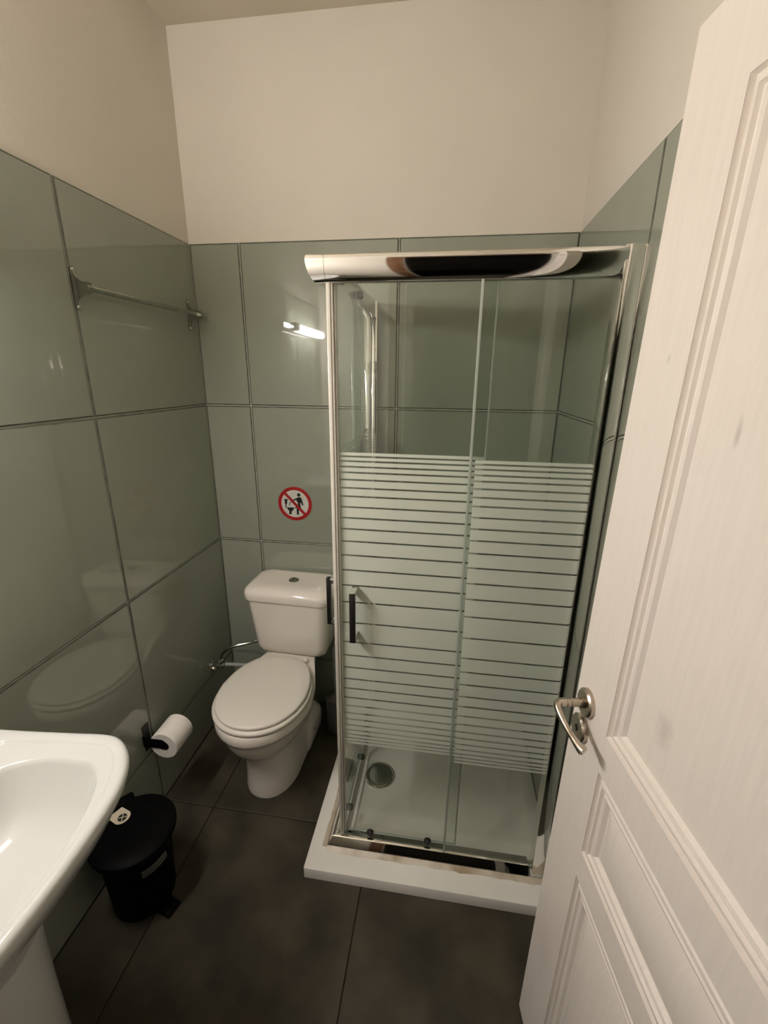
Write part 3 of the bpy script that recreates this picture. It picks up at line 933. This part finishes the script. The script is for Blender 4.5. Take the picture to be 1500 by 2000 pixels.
for (r, y) in ((0.0205, -0.1), (0.0210, -0.1005), (0.050, -0.1005), (0.052, -0.0985), (0.052, -0.002), (0.050, 0.0), (0.0205, 0.0), (0.0205, -0.1)):
    loops.append([(r * math.cos(2 * math.pi * i / N), y, r * math.sin(2 * math.pi * i / N)) for i in range(N)])
bm = bmesh.new()
add_loops(bm, loops, False, False)
bmesh.ops.remove_doubles(bm, verts=bm.verts[:], dist=1e-6)
obj('paper', bm, m_paper, roll, 40)
bm = bmesh.new()
loops = []
for (r, y) in ((0.0203, -0.099), (0.0190, -0.099), (0.0190, -0.001), (0.0203, -0.001), (0.0203, -0.099)):
    loops.append([(r * math.cos(2 * math.pi * i / N), y, r * math.sin(2 * math.pi * i / N)) for i in range(N)])
add_loops(bm, loops, False, False)
bmesh.ops.remove_doubles(bm, verts=bm.verts[:], dist=1e-6)
obj('core', bm, m_card, roll, 40)

# ================================================================== PEDAL BIN
bn = tag(empty('pedal_bin', (0.140, -0.915, 0)), 'black round pedal bin with domed lid beside the basin', 'bin')
obj('body', lathe([(0.084, 0.0008), (0.088, 0.006), (0.089, 0.03), (0.093, 0.12), (0.099, 0.215), (0.101, 0.228), (0.098, 0.2285)], n=48), m_black, bn)
obj('rim_band', lathe([(0.099, 0.2295), (0.110, 0.231), (0.112, 0.238), (0.111, 0.2485)], n=48), m_black, bn)
obj('lid', lathe([(0.116, 0.2495), (0.119, 0.252), (0.1195, 0.260), (0.1175, 0.2655), (0.108, 0.2705), (0.080, 0.2745), (0.045, 0.2765), (0.008, 0.2772)], n=56), m_black, bn)
hx, hy = -0.78, 0.62
bm = box((-0.036, -0.016, 0.225), (0.036, 0.022, 0.272), 0.008, 3)
bmesh.ops.rotate(bm, verts=bm.verts[:], cent=(0, 0, 0), matrix=Matrix.Rotation(math.atan2(hx, -hy) + math.pi - math.pi, 3, 'Z'))
ang = math.atan2(hy, hx) - math.pi / 2
bmesh.ops.rotate(bm, verts=bm.verts[:], cent=(0, 0, 0), matrix=Matrix.Rotation(ang - (math.atan2(hx, -hy)), 3, 'Z'))
bmesh.ops.translate(bm, verts=bm.verts[:], vec=(hx * 0.117, hy * 0.117, 0))
obj('hinge', bm, m_black, bn)
bm = box((-0.024, -0.020, 0.004), (0.024, 0.030, 0.016), 0.004, 2)
pa = math.atan2(-0.30, 0.95) + math.pi / 2
bmesh.ops.rotate(bm, verts=bm.verts[:], cent=(0, 0, 0), matrix=Matrix.Rotation(pa, 3, 'Z'))
bmesh.ops.translate(bm, verts=bm.verts[:], vec=(0.95 * 0.112, -0.30 * 0.112, 0))
obj('pedal', bm, m_black, bn)
# small grey raised strip on the side
bm = bmesh.new()
loops = []
for i in range(11):
    a = math.radians(-46 + 44 * i / 10)
    L = []
    for (r, z) in ((0.0965, 0.176), (0.101, 0.179), (0.1025, 0.190), (0.1015, 0.200), (0.098, 0.202)):
        L.append((r * math.cos(a), r * math.sin(a), z))
    loops.append(L)
add_loops(bm, loops)
obj('side_strip', bm, m_greyplastic, bn)
# shield sticker
st = empty('sticker', (0, 0, 0.0), bn)
def bl_(p): return (p[0] - 0.140, p[1] + 0.915)
cxs, cys = bl_((0.0925, -0.8955))
ux, uy = 0.945, -0.33      # from point of shield to round end
vx, vy = -uy, ux
def sh(a, b, c=(cxs, cys)): return (c[0] + ux * a + vx * b, c[1] + uy * a + vy * b)
shield = [sh(-0.034, 0.021), sh(-0.038, -0.023)]
for i in range(13):
    a = math.radians(-80 + 160 * i / 12)
    shield.append(sh(-0.002 + 0.0225 * math.cos(a), 0.0235 * math.sin(a)))
obj('paper_shield', prism(shield, 0.0006, 'z', 0.2772), m_binpaper, st, 0)
N = 40
bm = bmesh.new()
loops = []
for (r, z) in ((0.0135, 0.2778), (0.0135, 0.2781), (0.0105, 0.2781), (0.0105, 0.2778), (0.0135, 0.2778)):
    loops.append([(*sh(r * math.cos(2 * math.pi * i / N), r * math.sin(2 * math.pi * i / N)), z) for i in range(N)])
add_loops(bm, loops, False, False)
bmesh.ops.remove_doubles(bm, verts=bm.verts[:], dist=1e-7)
bm2 = bm
obj('black_disc', prism([sh(0.0130 * math.cos(2 * math.pi * i / N), 0.0130 * math.sin(2 * math.pi * i / N)) for i in range(N)], 0.0004, 'z', 0.2778), m_signblack, st, 0)
bm.free()
bm = bmesh.new()
for s in (1, -1):
    b2 = prism([sh(-0.0095 , -0.0080 * s), sh(-0.0075, -0.0095 * s), sh(0.0095, 0.0080 * s), sh(0.0075, 0.0095 * s)], 0.0003, 'z', 0.2782 + (0.0002 if s > 0 else 0))
    me = bpy.data.meshes.new('tmp'); b2.to_mesh(me); b2.free(); bm.from_mesh(me); bpy.data.meshes.remove(me)
obj('cross_mark', bm, m_binpaper, st, 0)

# ================================================================== BASIN ON ITS PEDESTAL
BY = -1.42
ba = tag(empty('wash_basin', (0.0, BY, 0)), 'white ceramic pedestal wash basin against the left wall', 'basin')
def chaikin(P, it=3):
    for _ in range(it):
        Q = [P[0]]
        for a, b in zip(P[:-1], P[1:]):
            Q.append((0.75 * a[0] + 0.25 * b[0], 0.75 * a[1] + 0.25 * b[1]))
            Q.append((0.25 * a[0] + 0.75 * b[0], 0.25 * a[1] + 0.75 * b[1]))
        Q.append(P[-1]); P = Q
    return P
def mirror(P): return P + [(x, -y) for x, y in reversed(P)]
def smooth2(P):
    return [(v.x, v.y) for v in catmull([(x, y, 0) for x, y in P], 6)]
outer = smooth2(mirror([(0.0015, 0.277), (0.15, 0.289), (0.26, 0.300), (0.32, 0.306), (0.352, 0.304), (0.380, 0.291), (0.408, 0.266), (0.428, 0.238), (0.447, 0.195), (0.459, 0.13), (0.465, 0.06), (0.4665, 0.015)]))
stepo = smooth2(mirror([(0.118, 0.08), (0.118, 0.20), (0.126, 0.246), (0.16, 0.258), (0.22, 0.265), (0.30, 0.273), (0.342, 0.274), (0.370, 0.264), (0.391, 0.244), (0.410, 0.210), (0.430, 0.15), (0.445, 0.06), (0.447, 0.015)]))
hollow = smooth2(mirror([(0.150, 0.05), (0.153, 0.11), (0.166, 0.165), (0.191, 0.207), (0.24, 0.233), (0.30, 0.241), (0.347, 0.239), (0.374, 0.224), (0.395, 0.196), (0.417, 0.145), (0.434, 0.07), (0.437, 0.015)]))
CX0 = 0.285
def polar(poly, N=144):
    out = []
    P = [Vector((x - CX0, y)) for x, y in poly]
    for i in range(N):
        a = 2 * math.pi * i / N
        d = Vector((math.cos(a), math.sin(a)))
        best = None
        for k in range(len(P)):
            p, q = P[k], P[(k + 1) % len(P)]
            e = q - p
            den = d.x * e.y - d.y * e.x
            if abs(den) < 1e-12: continue
            t = (p.x * e.y - p.y * e.x) / den
            u = (p.x * d.y - p.y * d.x) / den
            if t > 0 and -1e-6 <= u <= 1 + 1e-6:
                if best is None or t > best: best = t
        out.append((d, best if best else 0.1))
    return out
PO, PS, PH = polar(outer), polar(stepo), polar(hollow)
def bloop(P, f, z, off=0.0, cx=CX0):
    return [(max(0.0015, cx + d.x * (r * f + off)), d.y * (r * f + off), z) for d, r in P]
bl2 = [bloop(PO, 0.30, 0.665, 0, 0.20), bloop(PO, 0.55, 0.695, 0, 0.23), bloop(PO, 0.78, 0.735, 0, 0.265), bloop(PO, 0.88, 0.775), bloop(PO, 0.935, 0.797), bloop(PO, 0.965, 0.808), bloop(PO, 0.985, 0.817), bloop(PO, 1, 0.830), bloop(PO, 1, 0.836, -0.0018), bloop(PO, 1, 0.840, -0.006), bloop(PO, 1, 0.8415, -0.012),
       bloop(PS, 1, 0.8408, 0.0040), bloop(PS, 1, 0.8385, 0.0015), bloop(PS, 1, 0.8358, -0.0008), bloop(PS, 1, 0.8350, -0.004), bloop(PH, 1, 0.8345, 0.003), bloop(PH, 1, 0.832, -0.002), bloop(PH, 1, 0.824, -0.006), bloop(PH, 0.96, 0.800, -0.008), bloop(PH, 0.88, 0.762, -0.01), bloop(PH, 0.74, 0.732), bloop(PH, 0.55, 0.716), bloop(PH, 0.3, 0.7105), bloop(PH, 0.10, 0.708)]
obj('bowl', loft(bl2), m_ceramic, ba, 50)
def pring(cx, ax, ay, z, N=40):
    return [(cx + ax * math.cos(2 * math.pi * i / N), ay * math.sin(2 * math.pi * i / N), z) for i in range(N)]
obj('pedestal', loft([pring(0.20, 0.150, 0.145, 0.0008), pring(0.20, 0.152, 0.147, 0.012), pring(0.21, 0.145, 0.135, 0.08), pring(0.22, 0.142, 0.126, 0.25), pring(0.225, 0.144, 0.122, 0.45), pring(0.225, 0.150, 0.126, 0.60), pring(0.22, 0.16, 0.134, 0.664)]), m_ceramic, ba, 50)
obj('drain', lathe([(0.030, 0.7085), (0.030, 0.7115), (0.026, 0.713), (0.022, 0.7115), (0.004, 0.7105)], (0.285, 0, 0), 'z', 28), m_chrome, ba)
tp = empty('tap', (0.075, 0, 0.8405), ba)
obj('tap_body', lathe([(0.026, 0.0), (0.026, 0.006), (0.022, 0.012), (0.021, 0.075), (0.023, 0.085), (0.020, 0.098), (0.006, 0.102)], n=28), m_chrome, tp)
obj('spout', tube(catmull([(0.012, 0, 0.045), (0.05, 0, 0.062), (0.10, 0, 0.066), (0.125, 0, 0.055), (0.130, 0, 0.044)], 5), 0.0115, 14), m_chrome, tp)
obj('tap_lever', tube([(0.0, 0, 0.100), (0.03, 0, 0.116), (0.08, 0, 0.128)], [0.009, 0.007, 0.006], 10), m_chrome, tp)
